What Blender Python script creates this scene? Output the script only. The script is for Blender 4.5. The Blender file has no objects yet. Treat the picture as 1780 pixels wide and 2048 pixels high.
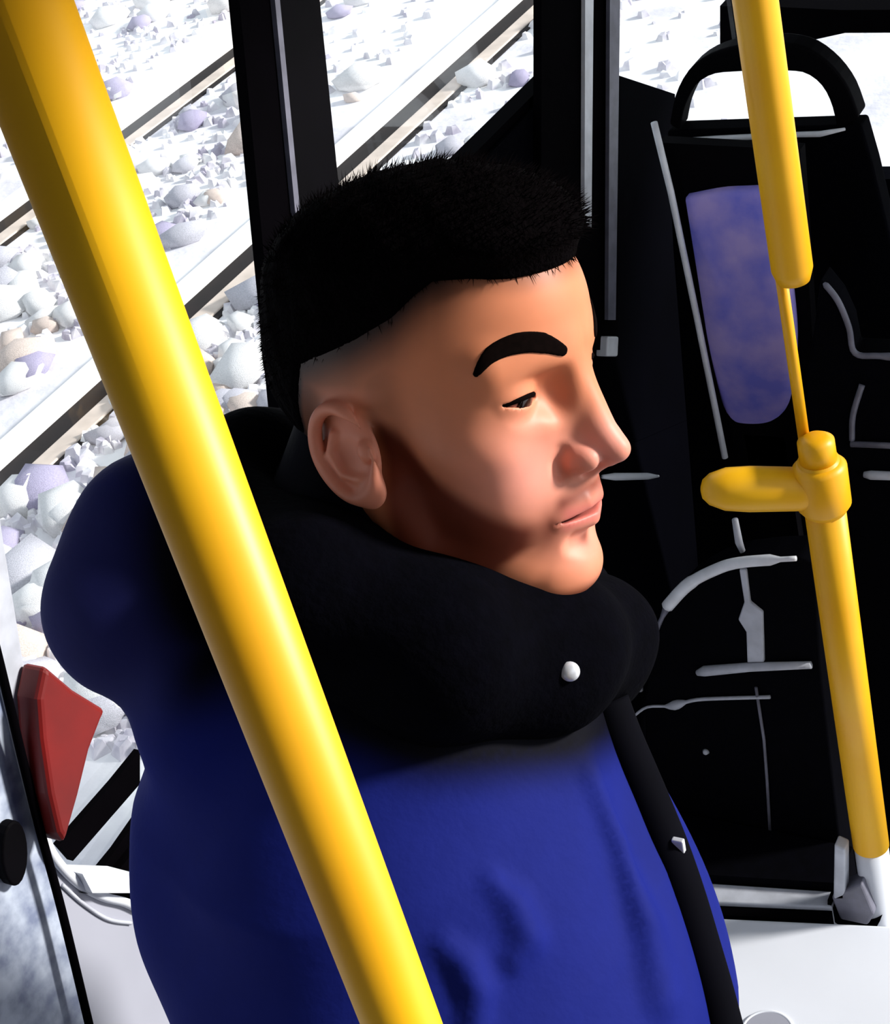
import bpy, math, random
import numpy as np
from mathutils import Vector

# ------------------------------------------------------------------ camera
W, H = 1780, 2048
FPX = 3430.0
PITCH, ROLL = math.radians(33.0), math.radians(16.0)
CAM = np.array([0.0, 0.0, 2.15])
FWD = np.array([-.6*math.cos(PITCH), .8*math.cos(PITCH), -math.sin(PITCH)])
R0 = np.array([.8, .6, 0.0]); U0 = np.cross(R0, FWD)
CR = math.cos(ROLL)*R0 - math.sin(ROLL)*U0
CU = math.sin(ROLL)*R0 + math.cos(ROLL)*U0
scene = bpy.context.scene
col = scene.collection
cd = bpy.data.cameras.new('camera'); cam = bpy.data.objects.new('camera', cd); col.objects.link(cam)
cd.sensor_fit = 'HORIZONTAL'; cd.sensor_width = 36.0; cd.lens = FPX/W*36.0
cd.clip_start = 0.02; cd.clip_end = 300
from mathutils import Matrix
M = Matrix(((CR[0], CU[0], -FWD[0], CAM[0]), (CR[1], CU[1], -FWD[1], CAM[1]), (CR[2], CU[2], -FWD[2], CAM[2]), (0, 0, 0, 1)))
cam.matrix_world = M
scene.camera = cam

# ------------------------------------------------------------------ world, sun, exposure
wd = bpy.data.worlds.new('overcast_sky'); scene.world = wd; wd.use_nodes = True
bg = wd.node_tree.nodes['Background']
bg.inputs[0].default_value = (0.86, 0.93, 1.0, 1); bg.inputs[1].default_value = 1.0
sl = bpy.data.lights.new('sun', 'SUN'); sun = bpy.data.objects.new('sun', sl); col.objects.link(sun)
sl.energy = 6.4; sl.angle = math.radians(8); sl.color = (1.0, 0.96, 0.91)
SUN_FROM = Vector((0.82, 0.48, 0.40))
sun.rotation_euler = SUN_FROM.to_track_quat('Z', 'Y').to_euler()
sun.location = (4, 0, 4)
vs = scene.view_settings
vs.view_transform = 'Standard'; vs.look = 'None'; vs.gamma = 1.0; vs.use_curve_mapping = False
vs.exposure = 0.0

# ------------------------------------------------------------------ helpers
def ray(px, py): return FWD + (px-W/2)/FPX*CR - (py-H/2)/FPX*CU
def P(px, py, d): return CAM + d*ray(px, py)
def Pa(px, py, ax, v):
    r = ray(px, py); return CAM + r*(v-CAM[ax])/r[ax]

def srgb(c):
    return tuple((x/255/12.92 if x/255 <= .04045 else ((x/255+.055)/1.055)**2.4) for x in c) + (1.0,)

MATS = {}
def mat(name, c, rough=.5, metal=0.0, spec=.5, var=.15, scale=18.0, bump=0.0, bscale=60.0, c2=None, coat=0.0):
    """principled with a procedural colour variation and fine relief"""
    m = bpy.data.materials.new(name); m.use_nodes = True
    nt = m.node_tree; b = nt.nodes['Principled BSDF']
    tc = nt.nodes.new('ShaderNodeTexCoord')
    n = nt.nodes.new('ShaderNodeTexNoise'); n.inputs['Scale'].default_value = scale; n.inputs['Detail'].default_value = 5
    nt.links.new(tc.outputs['Object'], n.inputs['Vector'])
    r = nt.nodes.new('ShaderNodeValToRGB')
    c = srgb(c); cc = srgb(c2) if c2 else tuple(x*(1-var) for x in c[:3]) + (1,)
    r.color_ramp.elements[0].position = .35; r.color_ramp.elements[1].position = .65
    r.color_ramp.elements[0].color = cc; r.color_ramp.elements[1].color = c
    nt.links.new(n.outputs['Fac'], r.inputs['Fac']); nt.links.new(r.outputs['Color'], b.inputs['Base Color'])
    b.inputs['Roughness'].default_value = rough; b.inputs['Metallic'].default_value = metal
    b.inputs['Specular IOR Level'].default_value = spec
    b.inputs['Coat Weight'].default_value = coat
    if bump:
        n2 = nt.nodes.new('ShaderNodeTexNoise'); n2.inputs['Scale'].default_value = bscale; n2.inputs['Detail'].default_value = 4
        nt.links.new(tc.outputs['Object'], n2.inputs['Vector'])
        bp = nt.nodes.new('ShaderNodeBump'); bp.inputs['Strength'].default_value = bump; bp.inputs['Distance'].default_value = .01
        nt.links.new(n2.outputs['Fac'], bp.inputs['Height']); nt.links.new(bp.outputs['Normal'], b.inputs['Normal'])
    MATS[name] = m
    return m

def attr_mat(name, rough=.5, spec=.4, sss=0.0, bump=0.0, bscale=300):
    m = bpy.data.materials.new(name); m.use_nodes = True
    nt = m.node_tree; b = nt.nodes['Principled BSDF']
    a = nt.nodes.new('ShaderNodeAttribute'); a.attribute_name = 'pigment'
    n = nt.nodes.new('ShaderNodeTexNoise'); n.inputs['Scale'].default_value = 45; n.inputs['Detail'].default_value = 6
    tc = nt.nodes.new('ShaderNodeTexCoord'); nt.links.new(tc.outputs['Object'], n.inputs['Vector'])
    mr = nt.nodes.new('ShaderNodeMapRange'); mr.inputs['To Min'].default_value = .88; mr.inputs['To Max'].default_value = 1.12
    nt.links.new(n.outputs['Fac'], mr.inputs['Value'])
    mx = nt.nodes.new('ShaderNodeVectorMath'); mx.operation = 'SCALE'
    nt.links.new(a.outputs['Color'], mx.inputs[0]); nt.links.new(mr.outputs['Result'], mx.inputs['Scale'])
    nt.links.new(mx.outputs['Vector'], b.inputs['Base Color'])
    b.inputs['Roughness'].default_value = rough; b.inputs['Specular IOR Level'].default_value = spec
    if sss:
        b.inputs['Subsurface Weight'].default_value = sss; b.inputs['Subsurface Radius'].default_value = (.008, .003, .0015)
        b.inputs['Subsurface Scale'].default_value = 1.0
    if bump:
        n2 = nt.nodes.new('ShaderNodeTexNoise'); n2.inputs['Scale'].default_value = bscale
        nt.links.new(tc.outputs['Object'], n2.inputs['Vector'])
        bp = nt.nodes.new('ShaderNodeBump'); bp.inputs['Strength'].default_value = bump; bp.inputs['Distance'].default_value = .002
        nt.links.new(n2.outputs['Fac'], bp.inputs['Height']); nt.links.new(bp.outputs['Normal'], b.inputs['Normal'])
    MATS[name] = m
    return m

def glass_mat(name, tint=(.96, .98, 1.0), gloss=.06):
    m = bpy.data.materials.new(name); m.use_nodes = True
    nt = m.node_tree; nt.nodes.clear()
    o = nt.nodes.new('ShaderNodeOutputMaterial'); mix = nt.nodes.new('ShaderNodeMixShader')
    t = nt.nodes.new('ShaderNodeBsdfTransparent'); t.inputs[0].default_value = (*tint, 1)
    g = nt.nodes.new('ShaderNodeBsdfGlossy'); g.inputs['Roughness'].default_value = .03
    mix.inputs[0].default_value = gloss
    nt.links.new(t.outputs[0], mix.inputs[1]); nt.links.new(g.outputs[0], mix.inputs[2]); nt.links.new(mix.outputs[0], o.inputs[0])
    MATS[name] = m
    return m

def tag(o, label=None, cat=None, group=None, kind=None):
    if label: o['label'] = label
    if cat: o['category'] = cat
    if group: o['group'] = group
    if kind: o['kind'] = kind
    return o

def empty(name, loc=(0, 0, 0)):
    o = bpy.data.objects.new(name, None); o.location = loc; o.empty_display_size = .05
    col.objects.link(o); return o

def link(name, me, m, parent=None, smooth=True):
    o = bpy.data.objects.new(name, me); col.objects.link(o)
    me.materials.append(MATS[m])
    if smooth: me.shade_smooth()
    if parent:
        o.parent = parent
        bpy.context.view_layer.update()
        o.matrix_parent_inverse = parent.matrix_world.inverted()
    return o

class MB:
    """collects world-space geometry for ONE mesh"""
    def __init__(s): s.v = []; s.f = []
    def add(s, vs, fs):
        b = len(s.v); s.v += [tuple(float(c) for c in v) for v in vs]; s.f += [tuple(b+i for i in f) for f in fs]; return s
    def box(s, lo, hi):
        x0, y0, z0 = lo; x1, y1, z1 = hi
        return s.add([(x0,y0,z0),(x1,y0,z0),(x1,y1,z0),(x0,y1,z0),(x0,y0,z1),(x1,y0,z1),(x1,y1,z1),(x0,y1,z1)],
              [(0,3,2,1),(4,5,6,7),(0,1,5,4),(1,2,6,5),(2,3,7,6),(3,0,4,7)])
    def prism(s, pts, vec):
        """polygon of 3D points extruded along vec"""
        pts = [np.array(p, float) for p in pts]; vec = np.array(vec, float); n = len(pts)
        nn = np.zeros(3)
        for i in range(n): nn += np.cross(pts[i]-pts[0], pts[(i+1) % n]-pts[0])
        if nn @ vec > 0: pts = pts[::-1]
        vs = [*pts, *[p+vec for p in pts]]
        return s.add(vs, [tuple(range(n)), tuple(range(2*n-1, n-1, -1))] + [((i+1) % n, i, n+i, n+(i+1) % n) for i in range(n)])
    def tube(s, pts, rad, seg=16, cap=True):
        pts = [np.array(p, float) for p in pts]; n = len(pts)
        rad = [rad]*n if not hasattr(rad, '__len__') else rad
        ref = None; rings = []
        for i in range(n):
            t = pts[min(i+1, n-1)] - pts[max(i-1, 0)]; t = t/np.linalg.norm(t)
            if ref is None:
                ref = np.cross(t, (0, 0, 1.0) if abs(t[2]) < .9 else (1.0, 0, 0))
            ref = ref - t*(ref@t); ref = ref/np.linalg.norm(ref); q = np.cross(t, ref)
            rings.append([pts[i] + rad[i]*(math.cos(a)*ref+math.sin(a)*q) for a in np.linspace(0, 2*math.pi, seg, endpoint=False)])
        vs = [p for r in rings for p in r]
        fs = [(i*seg+j, i*seg+(j+1) % seg, (i+1)*seg+(j+1) % seg, (i+1)*seg+j) for i in range(n-1) for j in range(seg)]
        if cap:
            fs += [tuple(range(seg-1, -1, -1)), tuple((n-1)*seg+j for j in range(seg))]
        return s.add(vs, fs)
    def build(s, name, m, parent=None, smooth=False, bevel=0.0):
        me = bpy.data.meshes.new(name); me.from_pydata(s.v, [], s.f); me.update()
        o = link(name, me, m, parent, smooth)
        if bevel:
            bv = o.modifiers.new('bevel', 'BEVEL'); bv.width = bevel; bv.segments = 3; bv.limit_method = 'ANGLE'
        return o

def smooth_path(pts, n=8):
    """Catmull-Rom through 3D points"""
    pts = [np.array(p, float) for p in pts]; out = []
    for i in range(len(pts)-1):
        p0 = pts[max(i-1, 0)]; p1 = pts[i]; p2 = pts[i+1]; p3 = pts[min(i+2, len(pts)-1)]
        for k in range(n):
            t = k/n
            out.append(.5*((2*p1)+(-p0+p2)*t+(2*p0-5*p1+4*p2-p3)*t*t+(-p0+3*p1-3*p2+p3)*t**3))
    out.append(pts[-1]); return out

def pxs(ax, v, *pts): return [Pa(x, y, ax, v) for x, y in pts]

# ---- implicit surfaces (bodies and cloth) ----
def smin(a, b, k):
    h = np.clip(.5+.5*(b-a)/k, 0, 1); return b*(1-h)+a*h-k*h*(1-h)
def smax(a, b, k): return -smin(-a, -b, k)
def ell(p, c, r):
    q = (p-np.array(c))/np.array(r); q2 = (p-np.array(c))/np.array(r)**2
    k0 = np.linalg.norm(q, axis=1); k1 = np.linalg.norm(q2, axis=1)+1e-9
    return k0*(k0-1)/k1
def cap(p, a, b, ra, rb=None):
    rb = ra if rb is None else rb
    a = np.array(a, float); b = np.array(b, float); ab = b-a
    t = np.clip(((p-a)@ab)/(ab@ab), 0, 1)
    return np.linalg.norm(p-a-t[:, None]*ab, axis=1)-(ra+(rb-ra)*t)
def chain(p, pts, k=.0):
    d = None
    for (a, ra), (b, rb) in zip(pts[:-1], pts[1:]):
        e = cap(p, a, b, ra, rb); d = e if d is None else (smin(d, e, k) if k else np.minimum(d, e))
    return d
def sst(a, b, x):
    t = np.clip((x-a)/(b-a), 0, 1); return t*t*(3-2*t)

def polygonize(fn, lo, hi, h, B=6, slack=2.2):
    lo = np.array(lo, float); hi = np.array(hi, float)
    nb = np.ceil((hi-lo)/(h*B)).astype(int); n = nb*B+1
    g = np.stack(np.meshgrid(*[np.arange(k) for k in nb], indexing='ij'), -1).reshape(-1, 3)
    dc = fn(lo+(g+.5)*B*h)
    act = g[np.abs(dc) < B*h*.87*slack]
    V = np.full(n, 1.0, np.float32)
    sg = np.where(dc < 0, -1.0, 1.0).reshape(nb)
    V[:-1, :-1, :-1] = np.repeat(np.repeat(np.repeat(sg, B, 0), B, 1), B, 2)
    loc = np.stack(np.meshgrid(*[np.arange(B+1)]*3, indexing='ij'), -1).reshape(-1, 3)
    idx = (act[:, None, :]*B+loc[None]).reshape(-1, 3)
    lin = np.unique(np.ravel_multi_index(idx.T, n))
    ii = np.stack(np.unravel_index(lin, n), 1)
    for c in range(0, len(ii), 400000):
        s = ii[c:c+400000]; V[s[:, 0], s[:, 1], s[:, 2]] = fn(lo+s*h)
    S = V < 0
    cnt = np.zeros(n-1, np.uint8)
    for a in (0, 1):
        for b in (0, 1):
            for c in (0, 1):
                cnt += S[a:n[0]-1+a, b:n[1]-1+b, c:n[2]-1+c]
    cells = np.argwhere((cnt > 0) & (cnt < 8))
    cid = np.full(n-1, -1, np.int64); cid[tuple(cells.T)] = np.arange(len(cells))
    acc = np.zeros((len(cells), 3)); w = np.zeros(len(cells))
    for ax in range(3):
        o1, o2 = [k for k in range(3) if k != ax]
        for a in (0, 1):
            for b in (0, 1):
                p0 = cells.copy(); p0[:, o1] += a; p0[:, o2] += b; p1 = p0.copy(); p1[:, ax] += 1
                v0 = V[tuple(p0.T)]; v1 = V[tuple(p1.T)]; m = (v0 < 0) != (v1 < 0)
                t = v0[m]/(v0[m]-v1[m]); q = p0[m].astype(float); q[:, ax] += t
                acc[m] += q; w[m] += 1
    vert = lo+acc/w[:, None]*h
    quads = []
    for ax in range(3):
        o1, o2 = (ax+1) % 3, (ax+2) % 3
        sl0 = [slice(None)]*3; sl1 = [slice(None)]*3; sl0[ax] = slice(0, -1); sl1[ax] = slice(1, None)
        a = S[tuple(sl0)]; b = S[tuple(sl1)]
        e = np.argwhere(a != b); e = e[(e[:, o1] > 0) & (e[:, o2] > 0) & (e[:, o1] < n[o1]-1) & (e[:, o2] < n[o2]-1)]
        ins = a[tuple(e.T)]
        def cc(d1, d2):
            q = e.copy(); q[:, o1] -= d1; q[:, o2] -= d2; return cid[tuple(q.T)]
        Q = np.stack([cc(1, 1), cc(0, 1), cc(0, 0), cc(1, 0)], 1)
        Q[~ins] = Q[~ins][:, ::-1]
        quads.append(Q)
    quads = np.concatenate(quads); quads = quads[(quads >= 0).all(1)]
    eps = h*.3
    for it in range(2):
        d = fn(vert)
        gr = np.stack([(fn(vert+eps*np.eye(3)[k])-fn(vert-eps*np.eye(3)[k]))/(2*eps) for k in range(3)], 1)
        st = d[:, None]*gr/((gr**2).sum(1)[:, None]+1e-6)
        ln = np.linalg.norm(st, axis=1)[:, None]; st *= np.minimum(1, .6*h/(ln+1e-9))
        vert = vert-st
    return vert, quads

def np_mesh(name, vert, quads, pigment=None):
    me = bpy.data.meshes.new(name)
    me.vertices.add(len(vert)); me.vertices.foreach_set('co', np.ascontiguousarray(vert, np.float32).ravel())
    me.loops.add(quads.size); me.loops.foreach_set('vertex_index', quads.ravel().astype(np.int32))
    me.polygons.add(len(quads))
    me.polygons.foreach_set('loop_start', np.arange(0, quads.size, 4, dtype=np.int32))
    me.polygons.foreach_set('loop_total', np.full(len(quads), 4, np.int32))
    me.update(calc_edges=True); me.validate()
    if pigment is not None:
        at = me.color_attributes.new('pigment', 'FLOAT_COLOR', 'POINT')
        c = np.ones((len(vert), 4), np.float32); c[:, :3] = pigment
        at.data.foreach_set('color', c.ravel())
    return me

# ------------------------------------------------------------------ materials
mat('yellow_paint', (243, 184, 18), rough=.42, spec=.4, var=.10, scale=7, c2=(238, 170, 8))
mat('black_plastic', (3, 2, 5), rough=.7, spec=.05, var=.4)
mat('black_rubber', (3, 2, 4), rough=.9, spec=.02, var=.3)
mat('dark_wall', (2, 2, 6), rough=.85, spec=.02, var=.4, scale=5)
mat('seat_fabric', (3, 3, 8), rough=.9, spec=.04, var=.4, scale=60)
mat('pale_metal', (240, 243, 248), rough=.4, metal=.0, var=.15, scale=40)
mat('grey_metal', (192, 196, 206), rough=.4, metal=.0, var=.2, scale=40)
mat('dim_metal', (112, 112, 126), rough=.45, metal=.0, var=.3, scale=40)
mat('white_paint', (228, 232, 240), rough=.5, var=.05, scale=6)
mat('grey_panel', (160, 162, 174), rough=.5, var=.08, scale=6)
mat('reflection_speckle', (186, 196, 212), rough=.5, scale=34, c2=(120, 130, 156))  # two-tone speckle painted for reflections in window glass
mat('violet_cushion', (186, 168, 236), rough=.8, spec=.1, scale=16, c2=(128, 128, 232))
mat('red_plastic', (124, 8, 0), rough=.5, var=.35, scale=10)
mat('floor_grey', (96, 98, 106), rough=.7, var=.2)
mat('rail_steel', (246, 244, 240), rough=.4, var=.08, scale=8)
mat('rail_groove', (24, 14, 12), rough=.9, var=.4)
mat('rail_lip', (222, 205, 190), rough=.6, var=.2, scale=12)
mat('stone_white', (248, 246, 244), rough=.9, var=.12, scale=30, bump=.5)
mat('stone_grey', (206, 204, 212), rough=.9, var=.2, scale=30, bump=.5)
mat('stone_rust', (232, 214, 202), rough=.9, var=.25, scale=30, bump=.5)
mat('stone_lavender', (186, 178, 204), rough=.9, var=.2, scale=30, bump=.5)
mat('ground_gravel', (250, 249, 247), rough=.95, scale=3.2, c2=(214, 211, 216), bump=.8, bscale=14)
mat('gravel_mix', (246, 244, 242), rough=.95, scale=9, c2=(178, 172, 186))
glass_mat('window_glass')
attr_mat('skin', rough=.5, spec=.35, sss=.12)
attr_mat('jacket_cloth', rough=.7, spec=.06, bump=.12, bscale=180)
mat('collar_cloth', (3, 3, 8), rough=.95, spec=.03, var=.4, scale=80, bump=.15, bscale=200)
mat('hair_black', (4, 2, 3), rough=.9, spec=.02, var=.5, scale=200, bump=.5, bscale=350)
mat('eyebrow_hair', (12, 5, 4), rough=.9, spec=.03, var=.4, scale=300)
mat('eye_white', (150, 100, 86), rough=.25, var=.1)
mat('iris', (24, 12, 8), rough=.15, var=.3, scale=200)
mat('trousers', (20, 20, 30), rough=.85, var=.3)
mat('shoe_leather', (14, 13, 14), rough=.5, var=.3)
mat('zip_tape', (3, 3, 10), rough=.85, spec=.05, var=.3)
mat('zip_metal', (130, 150, 190), rough=.35, metal=.5, var=.2)
mat('button_metal', (225, 228, 235), rough=.3, metal=.3, var=.1)

# ------------------------------------------------------------------ outside: ground, stones, rails
GZ = -.40
g = MB().add([(-45, -30, GZ), (25, -30, GZ), (25, 60, GZ), (-45, 60, GZ)], [(0, 1, 2, 3)]).build('ground', 'ground_gravel')
tag(g, 'bright white gravel ground outside the tram windows', None, None, 'structure')
rng = random.Random(4)
def stone_mesh(k):
    r = random.Random(k); me = bpy.data.meshes.new('stone')
    t = (1+5**.5)/2
    V = [(-1,t,0),(1,t,0),(-1,-t,0),(1,-t,0),(0,-1,t),(0,1,t),(0,-1,-t),(0,1,-t),(t,0,-1),(t,0,1),(-t,0,-1),(-t,0,1)]
    Fc = [(0,11,5),(0,5,1),(0,1,7),(0,7,10),(0,10,11),(1,5,9),(5,11,4),(11,10,2),(10,7,6),(7,1,8),(3,9,4),(3,4,2),(3,2,6),(3,6,8),(3,8,9),(4,9,5),(2,4,11),(6,2,10),(8,6,7),(9,8,1)]
    V = [tuple(c*.5*(1+r.uniform(-.28, .28))*s for c, s in zip(v, (1, .75, .5))) for v in V]
    me.from_pydata(V, [], Fc); me.update(); me.materials.append(MATS[('stone_white', 'stone_grey', 'stone_lavender', 'stone_rust')[k % 4]]); me.shade_smooth()
    return me
STN = [stone_mesh(k) for k in range(8)]
def in_rail(x): return -4.3 < x < -3.78 or -5.75 < x < -5.2
ns = 0
while ns < 280:
    px = rng.uniform(-30, 620) if rng.random() < .8 else rng.uniform(620, 1200); py = rng.uniform(-60, 1420)
    p = Pa(px, py, 2, GZ)
    if in_rail(p[0]) or p[0] > -1.6 or np.linalg.norm(p) > 13: continue
    o = bpy.data.objects.new('stone', STN[rng.choice((0, 0, 1, 2, 4, 4, 5, 6, 3 if -4.6 < p[0] < -3.2 else 0, 7 if -4.6 < p[0] < -3.2 else 1))]); col.objects.link(o); o.parent = g
    s = rng.uniform(.05, .15)*(.5 if p[0] > -2.8 else 1)
    o.scale = (s, s, s); o.location = (p[0], p[1], GZ+.2*s); o.rotation_euler = (0, 0, rng.uniform(0, 6.28)); ns += 1

gv = MB(); gr_ = random.Random(9)
for k in range(4200):
    p = Pa(gr_.uniform(-40, 620) if gr_.random() < .75 else gr_.uniform(620, 1460), gr_.uniform(-80, 1500), 2, GZ)
    if in_rail(p[0]) or p[0] > -1.5 or np.linalg.norm(p) > 14: continue
    r_ = gr_.uniform(.012, .040); a0 = gr_.uniform(0, 6.28)
    b_ = [(p[0]+r_*gr_.uniform(.7, 1.2)*math.cos(a0+t), p[1]+r_*gr_.uniform(.7, 1.2)*math.sin(a0+t), GZ) for t in (0, 1.26, 2.51, 3.77, 5.03)]
    t_ = [(p[0]+(q[0]-p[0])*.55, p[1]+(q[1]-p[1])*.55, GZ+r_*gr_.uniform(.6, 1.0)) for q in b_]
    gv.add(b_+t_, [(5, 6, 7, 8, 9)]+[(i, (i+1) % 5, 5+(i+1) % 5, 5+i) for i in range(5)])
go = gv.build('gravel', 'gravel_mix', g); go['kind'] = 'stuff'
def rail(x, label):
    r = empty('rail', (x, 5, GZ))
    y0, y1 = -6, 40
    MB().box((x-.10, y0, GZ), (x+.0, y1, GZ+.035)).build('rail_head', 'rail_steel', r, bevel=.008)
    MB().box((x+.0, y0, GZ), (x+.095, y1, GZ+.006)).build('groove', 'rail_groove', r)
    MB().box((x+.095, y0, GZ), (x+.175, y1, GZ+.012)).build('guard_lip', 'rail_lip', r, bevel=.006)
    MB().box((x+.175, y0, GZ), (x+.205, y1, GZ+.006)).build('joint_strip', 'rail_groove', r)
    tag(r, label, 'rail', 'tram rails outside')
rail(-3.94-.04, 'tram rail outside nearest the window, with a dark brown groove')
rail(-5.42, 'farther tram rail outside, crossing the upper left of the view')

# ------------------------------------------------------------------ tram shell
fl = MB().box((-1.16, -.6, -.08), (1.3, 2.76, 0)).build('floor', 'floor_grey'); tag(fl, 'grey tram floor', None, None, 'structure')
XW = -1.10
wr = MB().box((1.25, -.6, 0), (1.3, .35, 2.25)).build('shade_wall_right', 'floor_grey'); tag(wr, 'unseen grey tram wall added to cut the fill light', None, None, 'structure')  # added to shade the camera side; gap beyond it lets daylight in
wk = MB().box((-1.16, -.65, 0), (1.3, -.6, 2.25)).build('shade_wall_back', 'floor_grey'); tag(wk, 'unseen grey wall behind the viewer, added to cut the fill light', None, None, 'structure')  # added out of view to reduce fill from the camera side
ce = MB().box((-1.16, -.6, 2.25), (.15, 2.76, 2.30)).build('ceiling', 'floor_grey'); tag(ce, 'unseen grey tram ceiling added for shade, cut short for the sun', None, None, 'structure')  # added out of view for shade; edge cut short to admit low sun
def wallpoly(name, m, parent, pts, x=XW, t=-.05, bevel=0.0, smooth=False):
    return MB().prism(pxs(0, x, *pts), (t, 0, 0)).build(name, m, parent, bevel=bevel, smooth=smooth)

# side wall (dark lower wall beyond the pillar, pale lower wall near)
wl = empty('wall_left', (XW, 1.2, 0)); tag(wl, 'tram side wall with windows, dark beyond the person', None, None, 'structure')
MB().box((XW-.06, 1.36, 0), (XW-.012, 2.76, .72)).build('lower_panel', 'dark_wall', wl)
MB().box((XW-.06, 1.36, .72), (XW-.012, 2.10, 1.02)).build('lower_panel', 'dark_wall', wl)
MB().prism(pxs(0, XW-.01, (1020, 430), (1160, 170), (1235, 150), (1350, 188), (1352, 330), (1700, 330), (1700, 700), (1000, 1000)), (-.05, 0, 0)).build('raised_panel', 'dark_wall', wl)
MB().box((XW-.06, -.6, 0), (XW-.02, 1.42, .80)).build('lower_panel', 'grey_panel', wl)
MB().box((XW-.06, -.6, 1.98), (XW-.01, 2.76, 2.25)).build('upper_panel', 'grey_panel', wl)
MB().box((XW-.06, 1.42, 1.0), (XW-.012, 2.08, 1.30)).build('sill_panel', 'dark_wall', wl)

# pillars (trim)
t1 = empty('trim_1', (XW, 1.42, 0)); tag(t1, 'black window pillar behind the hair', None, None, 'structure')
def strip(name, m, parent, a, b, wpx, x=XW, t=-.06, ax=0, bevel=0.0):
    """straight strip between two picture points, of pixel width wpx at each end"""
    (x0, y0), (x1, y1) = a, b; w0, w1 = wpx if hasattr(wpx, '__len__') else (wpx, wpx)
    pts = [(x0-w0/2, y0), (x0+w0/2, y0), (x1+w1/2, y1), (x1-w1/2, y1)]
    v = (t, 0, 0) if ax == 0 else (0, -t, 0)
    return MB().prism(pxs(ax, x, *pts), v).build(name, m, parent, bevel=bevel)
strip('post', 'black_rubber', t1, (464, -500), (665, 1600), (66, 66), t=-.014)
strip('post', 'black_plastic', t1, (536, -500), (752, 1600), (104, 104), x=XW-.004, t=-.012)
strip('edge_line', 'dim_metal', t1, (507, -500), (708, 1600), (10, 10), x=XW+.006, t=-.006)  # thin pale strip drawn for the highlight along this pillar
t2 = empty('trim_2', (XW, 2.0, 0)); tag(t2, 'black window pillar with pale metal beads right of the hair', None, None, 'structure')
strip('post', 'black_rubber', t2, (1125, -200), (1128, 520), (84, 92), t=-.012)
strip('post', 'black_rubber', t2, (1200, -200), (1200, 700), (74, 74), x=XW-.004, t=-.012)
strip('edge_line', 'pale_metal', t2, (1180, -200), (1176, 455), (18, 14), x=XW+.006, t=-.006)
strip('edge_line', 'dim_metal', t2, (1232, -200), (1224, 640), (22, 15), x=XW+.006, t=-.006)

# windows in the side wall: pane and rubber seal
def window(name, label, y0, y1, z0, z1, seal='black_rubber'):
    w = empty(name, (XW, (y0+y1)/2, z0)); tag(w, label, None, None, 'structure')
    MB().box((XW-.045, y0, z0), (XW-.037, y1, z1)).build('pane', 'window_glass', w)
    MB().box((XW-.05, y0, z1-.02), (XW-.02, y1, z1)).build('seal', seal, w)
    MB().box((XW-.05, y0, z0), (XW-.02, y1, z0+.012)).build('seal', seal, w)
    return w
w1 = window('window_1', 'large side window on the left with tram rails outside', .70, 1.36, .98, 1.98)
w2 = window('window_2', 'side window behind the top of the hair', 1.46, 2.02, 1.30, 1.98)
w3 = window('window_3', 'white side window beyond the second pillar', 2.13, 2.70, .74, 1.98)

# left lower corner: post, gasket, curved panel, panel with painted reflections, sill
t3 = empty('trim_3', (XW, .75, 0)); tag(t3, 'pale grey window post at the left edge', None, None, 'structure')
wallpoly('post', 'grey_metal', t3, [(-235, -300), (-130, 380), (-60, 720), (-10, 960), (22, 1160), (50, 1330), (84, 1500), (116, 1672), (78, 1650), (40, 1500), (2, 1340), (-60, 1130), (-190, 560), (-400, -300)], x=XW+.02, t=-.06, bevel=.003)
gk = smooth_path(pxs(0, XW+.03, (-40, 1170), (2, 1338), (40, 1498), (78, 1652), (118, 1800), (150, 1930), (178, 2048), (205, 2160)))
MB().tube(gk, .0042, 8).build('gasket', 'black_rubber', t3, smooth=True)
MB().tube(pxs(0, XW+.03, (-400, -300), (-190, 560), (-40, 1170)), .0042, 8).build('gasket', 'black_rubber', t3, smooth=True)
wb = empty('baseboard_left', (XW, .75, .5)); tag(wb, 'pale wall panel with a rounded top under the left window', None, None, 'structure')
edge = [(80, 1640), (92, 1685), (115, 1722), (145, 1756), (180, 1782), (222, 1798), (262, 1806), (288, 1822), (302, 1856), (330, 1930), (375, 2050), (430, 2200)]
wallpoly('curved_panel', 'grey_panel', wb, edge + [(215, 2200), (178, 2048), (118, 1800)], x=XW+.015, t=-.05, bevel=.004)
MB().tube(smooth_path(pxs(0, XW+.018, (84, 1648), (96, 1692), (122, 1732), (160, 1768), (205, 1792), (250, 1804), (286, 1822))), .005, 8).build('rounded_lip', 'white_paint', wb, smooth=True)
MB().tube(smooth_path(pxs(0, XW+.0165, (125, 1770), (165, 1806), (215, 1838), (262, 1846))), .0022, 6).build('groove_line', 'grey_metal', wb, smooth=True)
wp = wallpoly('near_pane', 'reflection_speckle', None, [(-900, -300), (-400, -300), (-190, 560), (-60, 1120), (-40, 1170), (2, 1338), (40, 1498), (78, 1652), (118, 1800), (178, 2048), (215, 2200), (-900, 2200)], x=XW+.012, t=-.05)  # solid panel in place of a pane, its reflections in the colour
tag(wp, 'pale blue grey panel with painted window reflections in the lower left corner', None, None, 'structure')
ov = [(12+26*math.cos(a), 1702+66*math.sin(a)) for a in np.linspace(0, 2*math.pi, 20, endpoint=False)]
vent = wallpoly('vent_cap', 'black_plastic', None, ov, x=XW+.012, t=.012, bevel=.003)
tag(vent, 'small black oval cap on the speckled panel at the left edge', 'cap')
sillo = strip('white_sill', 'white_paint', w1, (180, 1757), (290, 1768), 0)
sillo.data.clear_geometry(); sillo.data.from_pydata(*(lambda m: (m.v, [], m.f))(MB().prism(pxs(0, XW+.03, (165, 1748), (292, 1752), (292, 1786), (185, 1786)), (-.05, 0, 0))))
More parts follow.
